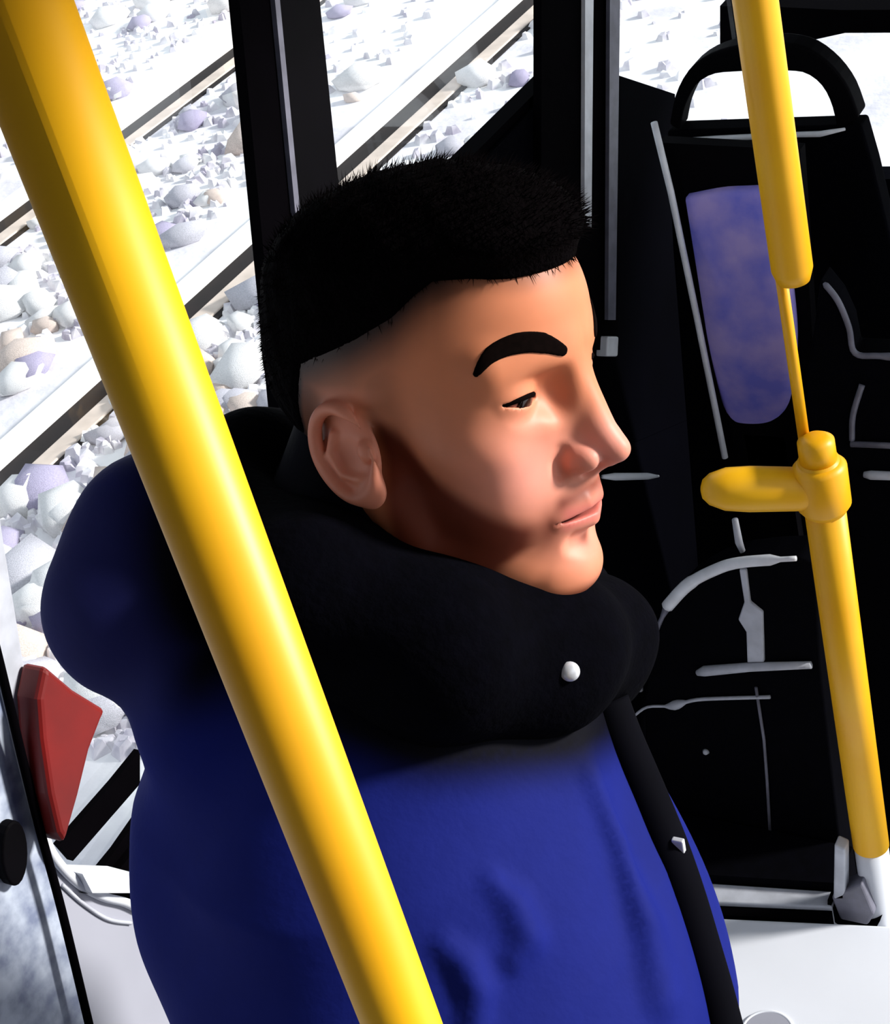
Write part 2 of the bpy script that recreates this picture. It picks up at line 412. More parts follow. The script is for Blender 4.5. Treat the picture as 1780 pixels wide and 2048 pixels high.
wallpoly('sill_shadow_gap', 'black_rubber', w1, [(165, 1786), (292, 1784), (292, 1812), (240, 1802), (190, 1790)], x=XW+.02, t=-.04)
wallpoly('diagonal_bar', 'black_rubber', w1, [(118, 1690), (146, 1722), (280, 1568), (280, 1500), (230, 1562)], x=XW-.03, t=-.008)
wallpoly('corner_wedge', 'black_rubber', w1, [(196, 1750), (285, 1622), (300, 1622), (300, 1752)], x=XW-.03, t=-.008)
rp = wallpoly('red_panel', 'red_plastic', None, [(92, 1330), (150, 1380), (215, 1420), (205, 1440), (182, 1500), (160, 1590), (132, 1690), (118, 1668), (100, 1590), (84, 1480), (78, 1400)], x=XW+.05, t=-.03, bevel=.006)
tag(rp, 'dark red panel between the grey post and the blue sleeve', 'panel')

# front bulkhead with window
wf = empty('wall_front', (-.2, 2.74, 0)); tag(wf, 'dark front bulkhead behind the seats', None, None, 'structure')
YB = 2.72
zb = Pa(1780, 330, 1, YB)[2]
MB().box((XW-.06, YB, 0), (1.3, YB+.05, .80)).build('lower_panel', 'dark_wall', wf)
MB().box((XW-.06, YB, 1.45), (1.3, YB+.05, 2.25)).build('upper_panel', 'dark_wall', wf)
w4 = empty('window_4', (-.5, YB, .8)); tag(w4, 'white front window at the upper right with a black crossbar', None, None, 'structure')
MB().box((XW, YB+.02, .8), (1.3, YB+.028, 1.45)).build('pane', 'window_glass', w4)
MB().prism(pxs(1, YB-.01, (1440, 12), (1560, 14), (1680, 20), (2100, 18), (2100, 64), (1690, 66), (1590, 88), (1440, 95)), (0, .05, 0)).build('crossbar', 'black_rubber', w4)

# ------------------------------------------------------------------ poles
pa = P(405, 1000, .52); PAX, PAY = pa[0], pa[1]
pl = empty('grab_pole', (PAX, PAY, 0)); tag(pl, 'thick yellow grab pole crossing in front of the person', 'pole', 'yellow grab poles')
MB().tube([(PAX, PAY, .03), (PAX, PAY, 2.24)], .0147, 48).build('tube', 'yellow_paint', pl, smooth=True)
MB().tube([(PAX, PAY, 0), (PAX, PAY, .03)], .045, 32).build('floor_flange', 'grey_metal', pl, bevel=.004)
MB().tube([(PAX, PAY, 2.22), (PAX, PAY, 2.25)], .04, 32).build('ceiling_flange', 'grey_metal', pl, bevel=.004)

ft = Pa(1757, 1800, 2, .35); BX, BY = ft[0], ft[1]
pb = empty('grab_pole', (BX, BY, 0)); tag(pb, 'thinner yellow grab pole with a side lever at the right', 'pole', 'yellow grab poles')
zup = 1.285
up = [(BX, BY, 2.24), (BX, BY, zup+.02), (BX, BY, zup+.006), (BX, BY, zup)]
MB().tube(up, [.0215, .0215, .017, .006], 32).build('upper_tube', 'yellow_paint', pb, smooth=True)
zj = 1.06
MB().tube([(BX-.018, BY+.012, zup+.04), (BX-.018, BY+.012, zj)], .0065, 12).build('inner_rod', 'yellow_paint', pb, smooth=True)
zl = .455
MB().tube([(BX, BY, zl), (BX, BY, zj+.005)], .0232, 32).build('lower_tube', 'yellow_paint', pb, smooth=True)
MB().tube([(BX, BY, zj-.065), (BX, BY, zj-.055), (BX, BY, zj-.005), (BX, BY, zj+.002)], [.024, .0305, .0305, .024], 32).build('joint_collar', 'yellow_paint', pb, smooth=True)
MB().tube([(BX, BY, zj), (BX, BY, zj+.03), (BX, BY, zj+.036)], [.021, .0205, .012], 32).build('joint_cap', 'yellow_paint', pb, smooth=True)
MB().tube([(BX, BY, 0), (BX, BY, zl)], .022, 32).build('white_sleeve', 'white_paint', pb, smooth=True)
hb = P(1610, 962, np.dot(np.array([BX, BY, zj-.03])-CAM, FWD))
a = np.array([BX, BY, zj-.035]); ha = P(1402, 978, np.dot(a-CAM, FWD)+.0)
dv = (ha-a)
MB().tube([a+dv*t for t in (0, .2, .6, .8, .93, .985, 1.0)], [.022, .025, .0262, .0245, .018, .011, .004], 24).build('lever', 'yellow_paint', pb, smooth=True)

# ------------------------------------------------------------------ lower right: plinth, beam, seats
pt = Pa(1400, 1836, 2, .35); pt2 = Pa(1680, 1830, 2, .35)
YP = 1.435
pn = empty('white_plinth', (-.3, 1.25, 0)); tag(pn, 'white floor plinth in the lower right corner', 'plinth')
f1 = Pa(1395, 1832, 2, .35); f2 = Pa(1790, 1850, 2, .35); fd = (f2-f1)/(f2-f1)[0]
f1 = f1+fd*(-1.05-f1[0]); f2 = f2+fd*(.30-f2[0])
MB().prism([(f1[0], f1[1], .35), (f2[0], f2[1], .35), (.30, .98, .35), (-1.05, .98, .35)], (0, 0, -.35)).build('body', 'white_paint', pn, bevel=.006)
rc = Pa(1535, 2066, 2, .35)
ring = [(rc[0]+.032*math.cos(t), rc[1]+.032*math.sin(t), .3505) for t in np.linspace(0, 2*math.pi, 40)]
cp = empty('round_cap', (rc[0], rc[1], .35)); tag(cp, 'round white cap on the plinth at the bottom edge', 'cap')
MB().tube([(rc[0], rc[1], .35), (rc[0], rc[1], .3525)], .031, 40).build('disc', 'grey_panel', cp)
MB().tube(ring, .0028, 8, cap=False).build('rim', 'white_paint', cp, smooth=True)
# grey beam with dark gap
bm = empty('seat_beam', (-.75, 1.47, .35)); tag(bm, 'pale grey beam under the black seat beside the plinth', 'beam')
y0 = 1.478
g1 = f1+fd*(-.93-f1[0])+np.array([0, .004, 0]); g2 = f1+fd*(-.66-f1[0])+np.array([0, .004, 0])
up_ = np.array([0, .016, 0])
MB().prism([g1, g2, g2+up_, g1+up_], (0, 0, -.35)).build('dark_gap', 'black_rubber', bm)
MB().prism([g1+up_+np.array([0, .001, .006]), g2+up_+np.array([0, .001, .006]), g2+up_+np.array([0, .030, .006]), g1+up_+np.array([0, .040, .006])], (0, 0, -.356)).build('beam_top', 'grey_metal', bm, bevel=.003)
SEATBASE = [g1+up_+np.array([0, .042, .02]), g2+up_+np.array([0, .032, .02]), np.array([g2[0], 1.565, .37]), np.array([g1[0], 1.565, .37])]
yk = BY-.035
MB().prism(pxs(1, yk, (1662, 1795), (1722, 1768), (1748, 1830), (1735, 1852), (1680, 1840)), (0, .03, 0)).build('foot_block', 'dim_metal', pb, bevel=.004)
MB().prism(pxs(1, yk, (1668, 1690), (1690, 1700), (1690, 1800), (1666, 1800)), (0, .02, 0)).build('foot_upright', 'grey_metal', pb, bevel=.003)
MB().prism(pxs(1, yk+.004, (1655, 1800), (1680, 1838), (1735, 1850), (1760, 1842), (1750, 1860), (1690, 1858), (1655, 1835)), (0, .02, 0)).build('foot_shadow', 'black_rubber', pb)  # black plate standing in for the shadow around the foot block

# black seat with pale piping in front
YS = 1.57
st = empty('tram_seat', (-.76, YS, .35)); tag(st, 'black seat with pale curved piping and crossbars behind the right pole', 'seat', 'black tram seats')
MB().prism(SEATBASE, (0, 0, -.37)).build('seat_base', 'seat_fabric', st)
arc = [(1600, 1116), (1540, 1118), (1480, 1125), (1425, 1142), (1375, 1170), (1335, 1212), (1312, 1265), (1300, 1320), (1288, 1400), (1290, 1500), (1330, 1640), (1372, 1765)]
MB().prism(pxs(1, YS, *arc, (1690, 1775), (1640, 1330), (1630, 1130)), (0, .05, 0)).build('backrest', 'seat_fabric', st, bevel=.004)
MB().tube(smooth_path(pxs(1, YS-.003, (1592, 1117), (1480, 1125), (1425, 1142), (1375, 1170), (1335, 1212)), 6), [.0035]*3+[.0075]*14+[.0085]*8, 10).build('piping', 'pale_metal', st, smooth=True)
MB().tube(smooth_path(pxs(1, YS-.002, (1335, 1212), (1312, 1265), (1300, 1320)), 6), [.006, .005, .004]+[.003]*10, 8).build('piping', 'dim_metal', st, smooth=True)
MB().tube(pxs(1, YS-.004, (1395, 1346), (1410, 1342), (1500, 1334), (1622, 1330)), [.004, .0075, .0065, .005], 10).build('crossbar', 'grey_metal', st, smooth=True)
MB().prism(pxs(1, YS-.004, (1478, 1140), (1492, 1140), (1500, 1205), (1525, 1225), (1528, 1325), (1494, 1326), (1492, 1265), (1476, 1240), (1488, 1205)), (0, .006, 0)).build('buckle_strap', 'grey_metal', st, bevel=.002)
MB().tube(smooth_path(pxs(1, YS-.003, (1268, 1432), (1295, 1414), (1340, 1412), (1372, 1404), (1410, 1398), (1540, 1394)), 4), [.002]*8+[.005, .007, .007, .005]+[.0026]*9, 8).build('seam_trim', 'grey_metal', st, smooth=True)
MB().tube(pxs(1, YS-.003, (1512, 1375), (1528, 1480), (1534, 1560), (1540, 1665)), .0022, 8).build('seam_line', 'dim_metal', st, smooth=True)
MB().tube(pxs(1, YS-.003, (1378, 1722), (1430, 1718), (1505, 1714)), .0024, 8).build('seam_line', 'dim_metal', st, smooth=True)
MB().tube(pxs(1, YS-.0, (1412, 1503), (1413, 1504)), .001, 8)
dot = Pa(1412, 1503, 1, YS); MB().tube([dot, dot+np.array([0, -.004, 0])], [.005, .003], 12).build('stud', 'grey_metal', st, smooth=True)
dot = Pa(1279, 1372, 1, YS+.03); MB().tube([dot+np.array([0, .02, .012]), dot+np.array([0, 0, .008]), dot+np.array([0, 0, -.008])], [.004, .006, .004], 12).build('stud', 'pale_metal', st, smooth=True)
dot = Pa(1474, 1062, 1, YS+.02); MB().tube([dot+np.array([0, 0, .018]), dot+np.array([0, 0, -.018]), dot+np.array([0, .01, -.05])], [.004, .005, .003], 10).build('headrest_pin', 'grey_metal', st, smooth=True)

MB().box((-.80, YS+.01, 0), (-.74, YS+.045, .42)).build('leg', 'black_plastic', st)
# violet seat panel with metal edge, at y = 1.9
YV = 1.90
vp = empty('violet_seat', (-.85, YV, .3)); tag(vp, 'violet blue padded seat panel with a pale metal edge', 'seat')
zz = [(1372, 395), (1470, 380), (1555, 400), (1580, 560), (1590, 700), (1570, 830), (1530, 915), (1470, 925), (1448, 880), (1420, 700), (1395, 540)]
def padded(name, m, parent, pts, y, depth, bulge, belly=0.0):
    """padded cushion: outline on plane y, domed towards -y"""
    O = smooth_path(pxs(1, y, *pts) + [Pa(*pts[0], 1, y)], 5)[:-1]; O = np.array(O); c = O.mean(0); n = len(O)
    vs = []; fs = []; K = 10
    for k in range(K+1):
        s = math.cos(k/K*math.pi/2)
        ring = c+(O-c)*s; ring[:, 1] = y-bulge*math.sin(k/K*math.pi/2)**.8
        zt = (ring[:, 2]-O[:, 2].min())/(np.ptp(O[:, 2]))
        ring[:, 1] += belly*np.clip(.5-zt, 0, 1)**1.5
        vs += list(ring)
    for k in range(K):
        for j in range(n): fs.append((k*n+j, k*n+(j+1) % n, (k+1)*n+(j+1) % n, (k+1)*n+j))
    b = len(vs); back = O.copy(); back[:, 1] += depth; vs += list(back)
    for j in range(n): fs.append((b+j, b+(j+1) % n, (j+1) % n, j))
    fs.append(tuple(b+j for j in range(n-1, -1, -1)))
    return MB().add(vs, fs).build(name, m, parent, smooth=True)
padded('cushion', 'violet_cushion', vp, zz, YV, .03, .018, .12)  # shape bent back low down so the bottom gets less light
MB().tube(pxs(1, YV-.008, (1308, 245), (1342, 385), (1395, 640), (1450, 915)), .0046, 10).build('metal_edge', 'pale_metal', vp, smooth=True)
MB().prism(pxs(1, YV+.012, (1318, 285), (1600, 300), (1640, 900), (1600, 1000), (1462, 1000), (1400, 640)), (0, .02, 0)).build('back_shell', 'black_plastic', vp)

MB().box((-.88, YV+.012, 0), (-.82, YV+.03, .80)).build('leg', 'black_plastic', vp)
# arched seat back with hand hole, y = 2.02
YA = 2.03
sa = empty('tram_seat', (-.85, YA, .3)); tag(sa, 'black seat with an arched hand opening at the upper right', 'seat', 'black tram seats')
outer = [(1335, 330), (1338, 250), (1352, 185), (1385, 132), (1440, 100), (1520, 86), (1600, 92), (1655, 125), (1695, 175), (1718, 235), (1745, 330), (1770, 480)]
inner = [(1358, 262), (1368, 215), (1390, 172), (1425, 150), (1470, 145), (1520, 143), (1570, 143), (1610, 148), (1642, 172), (1662, 210), (1674, 262)]
def loop_frame(name, m, parent, out, inn, y, t):
    # arch between two open outlines of equal count
    def resample(pts, n):
        p = np.array(smooth_path(pts, 6), float); s = np.r_[0, np.cumsum(np.linalg.norm(np.diff(p, axis=0), axis=1))]; q = np.linspace(0, s[-1], n)
        return np.stack([np.interp(q, s, p[:, 0]), np.interp(q, s, p[:, 1])], 1)
    o = resample(out, 30); i = resample(inn, 30)
    A = [Pa(x, y_, 1, y) for x, y_ in o]; Bq = [Pa(x, y_, 1, y) for x, y_ in i]
    n = 30; vs = A+Bq+[p+np.array([0, t, 0]) for p in A]+[p+np.array([0, t, 0]) for p in Bq]
    fs = []
    for k in range(n-1):
        fs += [(k, k+1, n+k+1, n+k), (2*n+k, 3*n+k, 3*n+k+1, 2*n+k+1), (k, 2*n+k, 2*n+k+1, k+1), (n+k, n+k+1, 3*n+k+1, 3*n+k)]
    fs += [(0, n, 3*n, 2*n), (n-1, 3*n-1, 4*n-1, 2*n-1)]
    me = MB().add(vs, fs).build(name, m, parent, bevel=.004); return me
loop_frame('arch_handle', 'black_plastic', sa, outer[1:-2], inner, YA, .035)
MB().prism(pxs(1, YA, (1334, 262), (1722, 250), (1745, 330), (1800, 560), (1900, 1200), (1400, 1200), (1345, 500)), (0, .035, 0)).build('backrest', 'seat_fabric', sa, bevel=.004)
MB().tube(pxs(1, YA-.003, (1352, 282), (1430, 278), (1560, 270), (1640, 268), (1690, 258)), [.0035, .0045, .0035, .004, .002], 10).build('ledge_trim', 'pale_metal', sa, smooth=True)

for xx in (-.95, -.75): MB().box((xx, YA+.005, 0), (xx+.04, YA+.03, .60)).build('leg', 'black_plastic', sa)
# black seat at the right edge, y = 1.8
YR = 1.80
sr = empty('tram_seat', (-.55, YR, .3)); tag(sr, 'black seat with thin pale edge lines at the right border', 'seat', 'black tram seats')
ro = [(1640, 560), (1672, 600), (1695, 650), (1706, 706), (1900, 716), (1950, 1300), (1900, 1760), (1700, 1760), (1650, 1400), (1622, 1000), (1612, 760)]
MB().prism(pxs(1, YR, *ro), (0, .04, 0)).build('backrest', 'seat_fabric', sr, bevel=.004)
MB().tube(smooth_path(pxs(1, YR-.002, (1648, 566), (1676, 602), (1698, 655), (1710, 706), (1760, 712), (1840, 716)), 5), [.002]+[.004]*20+[.005]*5, 8).build('piping', 'dim_metal', sr, smooth=True)
MB().tube(pxs(1, YR-.003, (1702, 888), (1850, 894)), .0042, 8).build('crossbar', 'dim_metal', sr, smooth=True)
MB().tube(pxs(1, YR-.003, (1728, 949), (1742, 950), (1850, 954)), [.004, .0065, .0055], 8).build('crossbar', 'grey_metal', sr, smooth=True)
MB().tube(smooth_path(pxs(1, YR-.001, (1724, 770), (1706, 830), (1704, 880)), 5), .004, 8).build('seam', 'dim_metal', sr, smooth=True)

for xx in (-.70, -.60): MB().box((xx, YR+.008, 0), (xx+.04, YR+.03, .40)).build('leg', 'black_plastic', sr)
# small things on the dark side wall
q0 = pxs(0, XW+.004, (1200, 953), (1225, 953), (1290, 952), (1312, 952))
rd = MB().tube([q+np.array([.004, 0, 0]) for q in q0], [.003, .006, .0055, .002], 10).build('highlight_rod', 'pale_metal', None, smooth=True)  # pale rod added to draw a highlight line on the dark wall
rd.data.materials[0] = MATS['white_paint']
tag(rd, 'short thin pale rod drawn as a highlight line, level with the mouth on the dark wall', 'rod')
lt = MB().prism(pxs(0, XW-.012, (1192, 672), (1214, 672), (1212, 712), (1190, 712)), (.02, 0, 0)).build('spot_block', 'pale_metal', None, bevel=.003)  # small pale box added to give a bright spot on the wall
tag(lt, 'bright spot set as a small pale square latch beside the brow on the dark wall', 'block')

# ------------------------------------------------------------------ PERSON
YAW, PIT, ROL = np.radians(-1.5), np.radians(1.0), np.radians(-14.85)
HT = np.array([-.5324, .7222, 1.6349])
def rotm(a, b, c):
    cz, sz, cy, sy, cx, sx = np.cos(a), np.sin(a), np.cos(b), np.sin(b), np.cos(c), np.sin(c)
    return np.array([[cz, -sz, 0], [sz, cz, 0], [0, 0, 1]]) @ np.array([[cy, 0, -sy], [0, 1, 0], [sy, 0, cy]]) @ np.array([[1, 0, 0], [0, cx, -sx], [0, sx, cx]])
HR = rotm(YAW, PIT, ROL)
def to_head(p): return (p-HT) @ HR
def from_head(q): return np.atleast_2d(q) @ HR.T + HT

EYE = np.array([.0770, .0358, .0305]); ER = .0135
def ear_sdf(q):
    """q: head coordinates with y mirrored positive outwards"""
    c = np.array([-.006, .0765, .004])
    out = np.array([-.16, .97, .14]); out /= np.linalg.norm(out)
    up = np.array([-.50, .0, 1.0]); up -= out*(up@out); up /= np.linalg.norm(up)
    fw = np.cross(up, out); fw = fw if fw[0] > 0 else -fw
    r = q-c; e = np.stack([r@fw/1.16, r@up*1.06, r@out], 1)
    a = e[:, 0]; b = e[:, 1]
    # rim
    ang = np.arctan2(b/.029, a/.0175)
    wob = 1+.10*np.sin(ang)
    ex = .0175*wob*np.cos(ang); ey = .029*np.sin(ang)
    rad = np.sqrt((a-ex)**2+(b-ey)**2)
    open_ = sst(.35, .9, np.cos(ang))*sst(-.9, -.2, -np.abs(np.sin(ang)))   # rim fades out at the front
    rim = np.sqrt(rad**2+(e[:, 2]-.0035-.003*np.sin(ang))**2)-(.0042-.004*open_)
    disc = ell(e, (-.001, .0, -.003), (.0185, .029, .0050))
    d = smin(disc, rim, .003)
    anti = chain(e, [((-.0045, .014, .0015), .0028), ((-.0095, .004, .003), .0034), ((-.007, -.010, .002), .003), ((.001, -.0165, .001), .003)])
    d = smin(d, anti, .003)
    d = smax(d, -ell(e, (.0025, -.003, .004), (.0085, .012, .0050)), .003)
    d = smin(d, ell(e, (.0115, -.004, .001), (.0045, .0065, .004)), .003)    # tragus
    d = smin(d, ell(e, (.004, -.0275, -.001), (.0095, .010, .0045)), .004)   # lobe
    return d

def head_sdf(q):
    """q in head coordinates: x forward, y left, z up"""
    s = q.copy(); s[:, 1] = np.abs(s[:, 1])
    d = ell(s, (-.006, 0, .048), (.096, .0745, .086))
    d = smin(d, ell(s, (.037, 0, .066), (.071, .061, .070)), .02)
    d = smin(d, ell(s, (.055, 0, .030), (.045, .059, .045)), .02)
    d = smin(d, ell(s, (.042, 0, -.012), (.056, .058, .070)), .025)
    jaw = chain(s, [((.004, .052, -.030), .016), ((.020, .049, -.060), .016), ((.078, .016, -.087), .015)])
    jaw = smin(jaw, ell(s, (.048, 0, -.062), (.046, .044, .034)), .02)
    d = smin(d, jaw, .022)
    d = smin(d, ell(s, (.0865, 0, -.086), (.0175, .021, .017)), .014)           # chin
    d = smin(d, ell(s, (.076, 0, -.042), (.030, .032, .030)), .015)             # mouth barrel
    d = smin(d, ell(s, (.057, .047, .002), (.026, .017, .015)), .018)           # cheekbone
    d = smin(d, ell(s, (.060, .034, -.024), (.026, .022, .030)), .018)
    d = smin(d, cap(s, (.0925, .006, .0520), (.074, .046, .049), .0115, .010), .014)   # brow ridge
    d = smax(d, -ell(s, (.104, .0325, .029), (.0185, .019, .0125)), .012)       # eye socket
    d = smax(d, -ell(s, (.1075, .0190, .0265), (.0120, .0080, .0120)), .010)
    # nose
    n = cap(s, (.1000, 0, .038), (.1165, 0, -.001), .0070, .0090)
    n = smin(n, ell(s, (.1220, 0, -.0095), (.0102, .0086, .0085)), .007)
    n = smin(n, ell(s, (.1065, .0118, -.0130), (.0118, .0070, .0082)), .005)
    n = smin(n, cap(s, (.1180, 0, -.0155), (.105, 0, -.0215), .0048, .005), .004)
    n = smin(n, ell(s, (.0985, 0, .004), (.0165, .0125, .034)), .008)
    d = smin(d, n, .010)
    d = smax(d, -chain(s, [((.1000, .0205, -.0065), .0008), ((.0975, .0212, -.0130), .0018), ((.0970, .0195, -.0205), .0012)]), .007)   # alar crease
    d = smax(d, -ell(s, (.1125, .0082, -.0215), (.0080, .0038, .0055)), .002)         # nostrils
    # eyelids
    e = s-EYE
    lid = np.linalg.norm(e, axis=1)-(ER+.0017)
    yy = e[:, 1]/.0160
    mid = -.0022+.0014*yy
    op = .0031*np.clip(1-yy**2, 0, 1)
    slit = np.maximum(np.maximum(np.abs(e[:, 2]-mid)-op, -(e[:, 0]-.002)), np.maximum(lid-.002, np.abs(e[:, 1])-.0158))
    d = smin(d, lid, .005)
    d = smax(d, -np.maximum(slit, -(lid+.008)), .0012)
    # lips
    lu = chain(s, [((.1030, .0, -.0425), .0050), ((.1035, .006, -.0412), .0052), ((.0925, .0235, -.0463), .0030)])
    ll = chain(s, [((.1020, .0, -.0530), .0062), ((.0925, .021, -.0490), .0032)])
    d = smin(d, lu, .005); d = smin(d, ll, .006)
    ym = np.clip(s[:, 1]/.027, 0, 1)
    sl = np.maximum(np.abs(s[:, 2]+.0470+.0018*ym)-.0021*(1-ym**2), -(s[:, 0]-(.0975-.010*ym)))
    sl = np.maximum(sl, s[:, 1]-.027)
    d = smax(d, -sl, .0018)
    d = smax(d, -cap(s, (.1060, 0, -.0668), (.100, .014, -.0645), .0052, .004), .008)  # chin fold
    # ears
    d = smin(d, ear_sdf(s), .006)
    # neck
    d = smin(d, chain(s, [((-.018, 0, -.02), .056), ((-.040, 0, -.10), .057), ((-.055, 0, -.17), .060)]), .02)
    return d

def hairline(q):
    """>0 inside the long hair on top (head coordinates)"""
    x = q[:, 0]; z = q[:, 2]; y = np.abs(q[:, 1])
    zl = np.interp(x, [-.13, -.075, -.060, -.048, -.036, .002, .028, .041, .050, .069, .088, .12], [-.050, -.040, -.012, .022, .052, .067, .081, .093, .0995, .100, .0965, .0965])
    return z-zl

def skin_pigment(q):
    n = len(q); x, y, z = q.T; ay = np.abs(y)
    base = np.array(srgb((212, 130, 90))[:3]); rosy_lit = np.array(srgb((236, 160, 148))[:3])
    dark = np.array(srgb((40, 20, 12))[:3]); beard = np.array(srgb((98, 28, 12))[:3]); lip = np.array(srgb((196, 92, 92))[:3])
    c = np.tile(base, (n, 1))
    def mixc(c, col2, a): return c*(1-a[:, None])+col2*a[:, None]
    g = lambda cx, cy, cz, r: np.exp(-(((x-cx)**2+(ay-cy)**2+(z-cz)**2)/r**2))
    c = mixc(c, rosy_lit, np.clip(.7*g(.078, .038, -.012, .034)+.8*g(.118, 0, -.008, .02)+.5*g(.09, 0, -.06, .03), 0, 1))  # pink skin, also lightened to brighten the lit cheek, nose and chin
    # beard: from the sideburn along the jaw, bare chin
    jl = np.interp(x, [.0, .022, .031, .041, .063, .082, .092], [.034, .0136, .0017, -.0133, -.029, -.043, -.047])
    xf = np.interp(z, [-.11, -.09, -.0695, -.059, -.046, -.03], [.045, .055, .069, .0837, .089, .089])
    band = sst(.009, -.009, z-jl)*sst(.0, .014, x)*sst(.006, -.006, x-xf)
    c = mixc(c, beard, .90*band)
    under = sst(-.088, -.100, z)*sst(.0, .02, x)
    c = mixc(c, beard, .75*under)
    must = np.exp(-((z+.034+.18*np.clip(ay-.008, 0, 1))/.0055)**2)*sst(.03, .022, ay)*sst(.085, .092, x)
    gote = np.exp(-(((ay-.029)/.006)**2+((z+.050)/.012)**2))*sst(.07, .08, x)
    spot = np.exp(-((y/.006)**2+((z+.066)/.005)**2))*sst(.08, .09, x)
    c = mixc(c, beard, np.clip(.75*must+.75*gote+.75*spot, 0, .85))
    # lips
    lm = np.exp(-(((z+.0475+.0*ay)/.0075)**4))*sst(.027, .020, ay)*sst(.088, .094, x)
    c = mixc(c, lip, .6*lm)
    inner = sst(.0030, .0010, np.abs(z+.0470+.0018*np.clip(ay/.027, 0, 1)))*sst(.026, .02, ay)*sst(.1055-.3*np.clip(ay-.004, 0, 1), .1025-.3*np.clip(ay-.004, 0, 1), x)*sst(.08, .085, x)
    c = mixc(c, np.array(srgb((70, 8, 10))[:3]), .9*inner)
    # short-cut fade below the long hair
    f = hairline(q)
    zone = sst(.085, .05, x)
    fade = sst(-.042, .002, f)**1.3*zone+.5*sst(-.012, .001, f)*(1-zone)
    sb = sst(.036, .020, x)*sst(.002, .012, x)*sst(-.022, .02, z)*sst(.045, .06, ay)
    back = sst(.0, -.04, x)*sst(-.07, -.02, z)*sst(.02, -.02, x)
    c = mixc(c, dark, np.clip(np.maximum(np.maximum(fade, .30*sb), .8*back), 0, 1))
    ear = sst(.071, .076, ay)*sst(.03, .02, x)*sst(.045, .035, z)*sst(-.05, -.045, z)
    c = mixc(c, np.array(srgb((222, 140, 112))[:3]), ear)
    return c

person = empty('person', (-.56, .60, 0)); tag(person, 'person in a dark blue zipped jacket with a black collar, turned to the right', 'person')
hv, hq = polygonize(head_sdf, (-.125, -.105, -.175), (.140, .105, .150), .00135, slack=2.6)
hp = skin_pigment(hv)
hw = from_head(hv)

# torso profile: height -> centre, half depth (forward), half width
TZ = np.array([.80, .95, 1.10, 1.27, 1.37, 1.45, 1.52, 1.58, 1.66])
TC = np.array([(-.50, .54), (-.50, .54), (-.50, .545), (-.515, .565), (-.550, .60), (-.575, .635), (-.585, .67), (-.58, .695), (-.575, .71)])
TA = np.array([.125, .135, .150, .165, .162, .14, .105, .07, .03])
TB = np.array([.155, .165, .175, .185, .185, .175, .125, .08, .03])
def loft(p, grow=0.0):
    z = p[:, 2]; cx = np.interp(z, TZ, TC[:, 0]); cy = np.interp(z, TZ, TC[:, 1])
    a = np.interp(z, TZ, TA)+grow; b = np.interp(z, TZ, TB)+grow
    k = np.sqrt(((p[:, 0]-cx)/a)**2+((p[:, 1]-cy)/b)**2)
    d = (k-1)*np.minimum(a, b)*.85
    return np.maximum(d, np.maximum(z-TZ[-1], TZ[0]-z))
SB = P(270, 1200, 1.07); SR = P(425, 1370, 1.06); SM = P(468, 1830, 1.10); ERt = P(600, 2280, 1.15); HRt = ERt+np.array([.05, .02, -.23])
SL = np.array([-.615, .80, 1.385]); EL = SL+np.array([-.06, .06, -.28]); HL = EL+np.array([.06, .02, -.23])

def hand(p, wr, fwd, side, sgn):
    """palm and five bent fingers hanging down from the wrist"""
    down = np.array([.12, 0, -1.0]); down /= np.linalg.norm(down)
    acr = np.array([1.0, 0, .12]); acr /= np.linalg.norm(acr)
    inn = np.array([0, sgn, 0.0])
    d = ell((p-(wr+down*.05)) @ np.stack([acr, inn, down], 1), (0, 0, 0), (.042, .016, .052))
    for k, (o, L) in enumerate(((.032, .070), (.011, .080), (-.010, .075), (-.030, .058))):
        b0 = wr+down*.085+acr*o; b1 = b0+down*L*.5+inn*.004; b2 = b1+down*L*.35+inn*.016
        d = np.minimum(d, chain(p, [(b0, .0092), (b1, .0085), (b2, .0072)]))
    t0 = wr+down*.03+acr*.03; t1 = t0+down*.03+acr*.028+inn*.012; t2 = t1+down*.030+acr*.006+inn*.010
    return smin(d, chain(p, [(t0, .013), (t1, .011), (t2, .0085)]), .006)

def body_sdf(p):
    d = loft(p, -.035)
    d = smin(d, chain(p, [(SB+np.array([.03, .03, -.02]), .03), (SR, .038), (ERt, .038), (HRt, .027)]), .03)
    d = smin(d, chain(p, [(SL, .05), (EL, .04), (HL, .027)]), .03)
    d = smin(d, hand(p, HRt, None, None, 1.0), .01); d = smin(d, hand(p, HL, None, None, -1.0), .01)
    for s in (-1, 1):
        hip = np.array([-.50, .54+s*.09, .90]); kn = np.array([-.53, .57+s*.10, .49]); an = np.array([-.60, .60+s*.11, .09])
        d = smin(d, chain(p, [(hip, .075), (kn, .052), (an, .036), (an+np.array([.11, 0, -.05]), .03)]), .03)
    return d
bv_, bq_ = polygonize(body_sdf, (-.95, .20, .0), (-.15, 1.10, 1.62), .006, slack=2.5)
nb_ = len(hw)
allv = np.concatenate([hw, bv_]); allq = np.concatenate([hq, bq_+nb_])
allc = np.concatenate([hp, np.tile(np.array(srgb((206, 140, 108))[:3]), (len(bv_), 1))])
body = link('body', np_mesh('body', allv, allq, allc), 'skin', person)

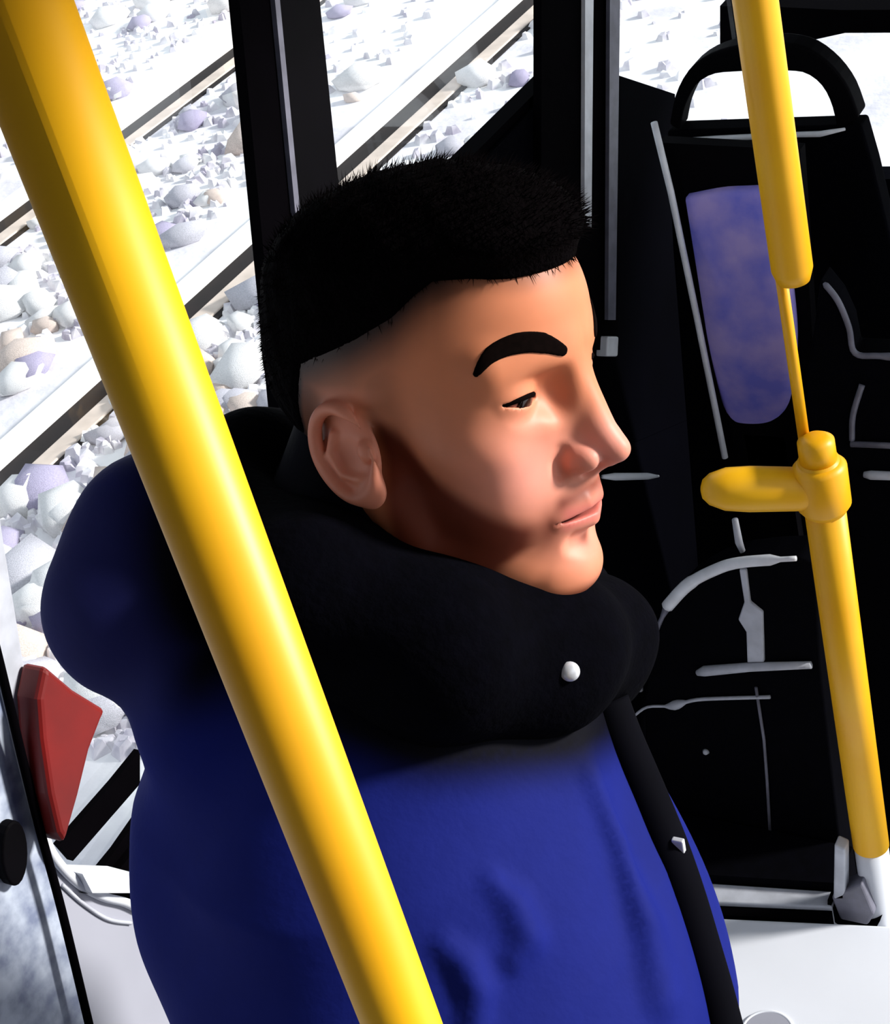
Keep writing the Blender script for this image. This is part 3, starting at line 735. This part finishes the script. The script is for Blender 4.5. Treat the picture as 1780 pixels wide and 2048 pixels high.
# eyes
for s in (-1, 1):
    c = from_head(EYE*np.array([1, s, 1]))[0]
    me = bpy.data.meshes.new('eye'); import bmesh
    b = bmesh.new(); bmesh.ops.create_uvsphere(b, u_segments=32, v_segments=20, radius=ER); b.to_mesh(me); b.free()
    eo = link('eye', me, 'eye_white', person); eo.matrix_world = Matrix.Translation(c)
    look = HR @ np.array([.93, -.10*1, -.28]); look /= np.linalg.norm(look)
    it = MB().tube([c+look*ER*.90, c+look*(ER+.0004), c+look*(ER+.0010)], [.0062, .0056, .003], 20).build('iris', 'iris', eo, smooth=True)

# eyebrows: thickened shell over the brow ridge
def hit(fn, px, py, d0=.8, d1=1.6):
    r = ray(px, py); t = d0
    for _ in range(400):
        v = fn((CAM+t*r)[None])[0]
        if v < 4e-4: break
        t += max(v*.6, 3e-4)
        if t > d1: return None
    return CAM+t*r
BROW = [(to_head(hit(lambda p: head_sdf(to_head(p)), a, b)[None])[0]*np.array([1, -1, 1]), r) for a, b, r in ((952, 748, .0018), (984, 708, .0046), (1035, 687, .0058), (1085, 686, .0058), (1126, 701, .0032))]
_bp = smooth_path([b for b, r in BROW], 4); BROWS = list(zip(_bp, np.interp(np.linspace(0, 4, len(_bp)), range(5), [r for b, r in BROW])))
def brow_fn(s):
    def fn(q):
        m = q*np.array([1, s, 1]); h = head_sdf(q)
        return smax(h-.0012, chain(m, BROWS), .0012)
    return fn
for s in (-1, 1):
    v, q = polygonize(brow_fn(s), (.055, min(s*.0, s*.06)-.004, .03), (.12, max(s*.0, s*.06)+.004, .075), .0010)
    link('eyebrow', np_mesh('eyebrow', from_head(v), q), 'eyebrow_hair', person)
    lash = [EYE+np.array([math.sqrt(max((ER+.0016)**2-(yy*.0140)**2-.000002, 1e-9))*1.0, yy*.0140, -.0022+.0014*yy+.0031*(1-yy**2)]) for yy in np.linspace(-.85, .97, 12)]
    lash += [EYE+np.array([.0010, .0158, -.0010]), EYE+np.array([-.0030, .0195, -.0008])]  # dark wing past the lashes also draws the eye corner's shadow
    MB().tube(from_head(np.array(lash)*np.array([1, s, 1])), [.0008]+[.0015]*10+[.0017, .0016, .0006], 8).build('lashes_and_shade', 'eyebrow_hair', person, smooth=True)

# hair
def hair_sdf(q):
    h = head_sdf_skull(q)
    x, y, z = q.T
    f = hairline(q)
    top = sst(.06, .125, z)
    thick = (.0020+.0105*top+.004*top*sst(-.06, .06, x))*(.15+.85*sst(-.002, .022, f))
    lump = .0012*np.sin(95*x+40*y)*np.sin(120*y+30*z+1)+.0007*np.sin(260*x+140*z)*np.sin(230*y)
    shell = h-(thick+lump*sst(.004, .03, f))
    d = smax(shell, -f, .003)
    fringe = ell(q, (.066, 0, .118), (.036, .052, .021))
    d = smin(d, fringe, .012)
    return d
def head_sdf_skull(q):
    s = q
    d = ell(s, (-.006, 0, .048), (.096, .0745, .086))
    d = smin(d, ell(s, (.037, 0, .066), (.071, .061, .070)), .02)
    return d
v, q = polygonize(hair_sdf, (-.135, -.10, -.01), (.13, .10, .19), .0018, slack=2.6)
hair = link('hair', np_mesh('hair', from_head(v), q), 'hair_black', person)
# short loose strands over the hair and along its lower edge
rs = np.random.RandomState(3)
fv = hairline(v)
pick = np.concatenate([rs.choice(np.where((fv > .012) & (v[:, 2] > .03))[0], 5200), rs.choice(np.where((np.abs(fv) < .004) & (v[:, 0] > -.05))[0], 2600)])
b0 = v[pick]; fe = fv[pick] < .006
nr = np.stack([(hair_sdf(b0+1e-3*np.eye(3)[k])-hair_sdf(b0-1e-3*np.eye(3)[k])) for k in range(3)], 1); nr /= np.linalg.norm(nr, axis=1)[:, None]+1e-9
fl_ = np.where((b0[:, 2] > .105)[:, None], np.array([.9, -.15, .25]), np.array([-.35, 0, -.9]))
fl_[fe] = np.where((b0[fe][:, 0] > .05)[:, None], np.array([.35, -.1, -.8]), np.array([-.15, 0, -1.0]))
dr = nr*np.where(fe, .25, .55)[:, None]+fl_*.75+rs.normal(0, .28, b0.shape); dr /= np.linalg.norm(dr, axis=1)[:, None]
ln = np.where(fe, rs.uniform(.003, .0075, len(b0)), np.where(b0[:, 2] > .105, rs.uniform(.006, .011, len(b0)), rs.uniform(.003, .006, len(b0))))[:, None]
sd = np.cross(dr, nr+1e-3); sd /= np.linalg.norm(sd, axis=1)[:, None]+1e-9; th = np.cross(dr, sd)
w_ = .00042
base = b0-nr*.0015
sv = np.stack([base+sd*w_, base-sd*w_*.6+th*w_, base-sd*w_*.6-th*w_, base+dr*ln+nr*ln*.1], 1)
sv = from_head(sv.reshape(-1, 3)); k_ = np.arange(len(b0))[:, None]*4
tri = np.concatenate([k_+np.array([0, 1, 3]), k_+np.array([1, 2, 3]), k_+np.array([2, 0, 3])])
sm = bpy.data.meshes.new('loose_strands'); sm.from_pydata(sv.tolist(), [], tri.tolist()); sm.update()
so = link('loose_strands', sm, 'hair_black', hair); so['kind'] = 'stuff'

# collar: thick rolled ring round the neck
CP = [(505, 965, 1.13, 128), (440, 1060, 1.08, 120), (620, 1190, 1.00, 165), (880, 1300, .99, 165), (1080, 1305, 1.04, 150), (1180, 1290, 1.11, 115), (1120, 1200, 1.20, 90), (800, 1010, 1.22, 100), (620, 945, 1.19, 110)]
CPT = [(P(a, b, d), r*d/FPX) for a, b, d, r in CP]; CPT.append(CPT[0])
def collar_sdf(p):
    d = chain(p, CPT, .03)
    x, y, z = p.T
    return d+.002*np.sin(50*z+30*x+2*np.sin(25*y))
cv, cq = polygonize(collar_sdf, (-.85, .45, 1.30), (-.25, 1.0, 1.75), .004, slack=2.6)
collar = link('collar', np_mesh('collar', cv, cq), 'collar_cloth', person)

# jacket
def folds(p):
    x, y, z = p.T
    a = .0035*np.sin(38*z+14*x+9*y+1.5*np.sin(17*x+8*z))
    b = .0022*np.sin(70*z-25*y+2*np.sin(21*y+11*x))
    return a+b
RIDGES = []
for pts in (((985, 1770, .004), (1030, 1820, .008), (1055, 1885, .008), (1030, 1930, .004)), ((890, 1900, .004), (930, 1940, .008), (955, 1995, .009), (950, 2080, .006)), ((1180, 1560, .004), (1240, 1690, .010), (1290, 1850, .012), (1310, 2000, .008))):
    RIDGES.append([(hit(loft, a, b)+np.array([-.002, .003, 0]), r) for a, b, r in pts])
def jacket_sdf(p):
    d = loft(p, .0)
    ar = chain(p, [(SR, .050), (SM, .054), (ERt, .056), (ERt+(HRt-ERt)*.92, .045)], .02)
    sb = smin(cap(p, P(262, 1215, 1.07), P(330, 1090, 1.09), .055, .054), cap(p, P(330, 1090, 1.09), P(520, 965, 1.13), .054, .045), .03)
    al = chain(p, [(SL, .070), (EL, .058), (EL+(HL-EL)*.92, .045)], .02)
    d = smin(d, ar, .025); d = smin(d, al, .05); d = smin(d, sb, .02)
    for rg in RIDGES: d = smin(d, chain(p, rg), .012)
    d = d+folds(p)*sst(1.60, 1.48, p[:, 2])
    d = smax(d, p[:, 2]-1.66, .01)
    return d
jv, jq = polygonize(jacket_sdf, (-.95, .25, .82), (-.20, 1.10, 1.70), .005, slack=2.6)
blue = np.array(srgb((21, 30, 106))[:3]); navy = np.array(srgb((34, 36, 88))[:3])
def jacket_pigment(p):
    ar = np.linalg.norm(p-SB, axis=1)-.06
    a = sst(.05, .0, ar)[:, None]
    c = blue*(1-a)+navy*a
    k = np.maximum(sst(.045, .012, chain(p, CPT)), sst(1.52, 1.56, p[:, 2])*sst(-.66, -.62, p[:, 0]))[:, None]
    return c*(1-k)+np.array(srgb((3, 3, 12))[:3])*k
jacket = link('jacket', np_mesh('jacket', jv, jq, jacket_pigment(jv)), 'jacket_cloth', person)

# surface hit for small things sewn on the jacket
bpnt = hit(lambda p: np.minimum(collar_sdf(p), jacket_sdf(p)), 1140, 1343)
if bpnt is not None:
    nrm = -ray(1140, 1343); nrm /= np.linalg.norm(nrm)
    MB().tube([bpnt-nrm*.003, bpnt+nrm*.002, bpnt+nrm*.004], [.0058, .0058, .003], 24).build('snap_button', 'button_metal', person, smooth=True)
zp = [hit(jacket_sdf, x, y) for x, y in [(1212, 1405), (1240, 1480), (1285, 1585), (1328, 1690), (1363, 1790), (1393, 1890), (1422, 1990), (1448, 2090)]]
zp = [z for z in zp if z is not None]
if len(zp) > 2:
    inw = lambda z: z+(z-CAM)/np.linalg.norm(z-CAM)*.007
    MB().tube(smooth_path([inw(z) for z in zp], 6), .0150, 14).build('zip_placket', 'zip_tape', person, smooth=True)
    off = CR*.010-(CAM*0+FWD)*.003
    MB().tube(smooth_path([z+off for z in zp[2:]], 6), .0016, 8).build('zip_teeth', 'zip_metal', person, smooth=True)
    c = zp[3]+off; MB().prism([c+np.array([-.004, 0, .008]), c+np.array([.004, 0, .008]), c+np.array([.003, 0, -.010]), c+np.array([-.003, 0, -.010])], (0, -.004, 0)).build('zip_pull', 'button_metal', person, bevel=.001)

# trousers and shoes (below the picture)
def leg_pts(s):
    return np.array([-.50, .54+s*.09, .90]), np.array([-.53, .57+s*.10, .49]), np.array([-.60, .60+s*.11, .10])
def trouser_sdf(p):
    d = ell(p, (-.50, .54, .88), (.135, .17, .12))
    for s in (-1, 1):
        a, b, c = leg_pts(s); d = smin(d, chain(p, [(a, .092), (b, .070), (c, .062)]), .03)
    return smax(d+folds(p)*.5, .06-p[:, 2], .01)
v, q = polygonize(trouser_sdf, (-.78, .24, .03), (-.25, .88, 1.05), .008, slack=2.5)
link('trousers', np_mesh('trousers', v, q), 'trousers', person)
for s in (-1, 1):
    c = leg_pts(s)[2]
    def shoe(p, c=c):
        d = chain(p, [(c+np.array([-.02, 0, -.055]), .042), (c+np.array([.10, 0, -.06]), .044), (c+np.array([.17, 0, -.068]), .034)], .02)
        return smax(d, .004-p[:, 2], .006)
    v, q = polygonize(shoe, c+np.array([-.10, -.09, -.12]), c+np.array([.25, .09, .04]), .006)
    link('shoe', np_mesh('shoe', v, q), 'shoe_leather', person)
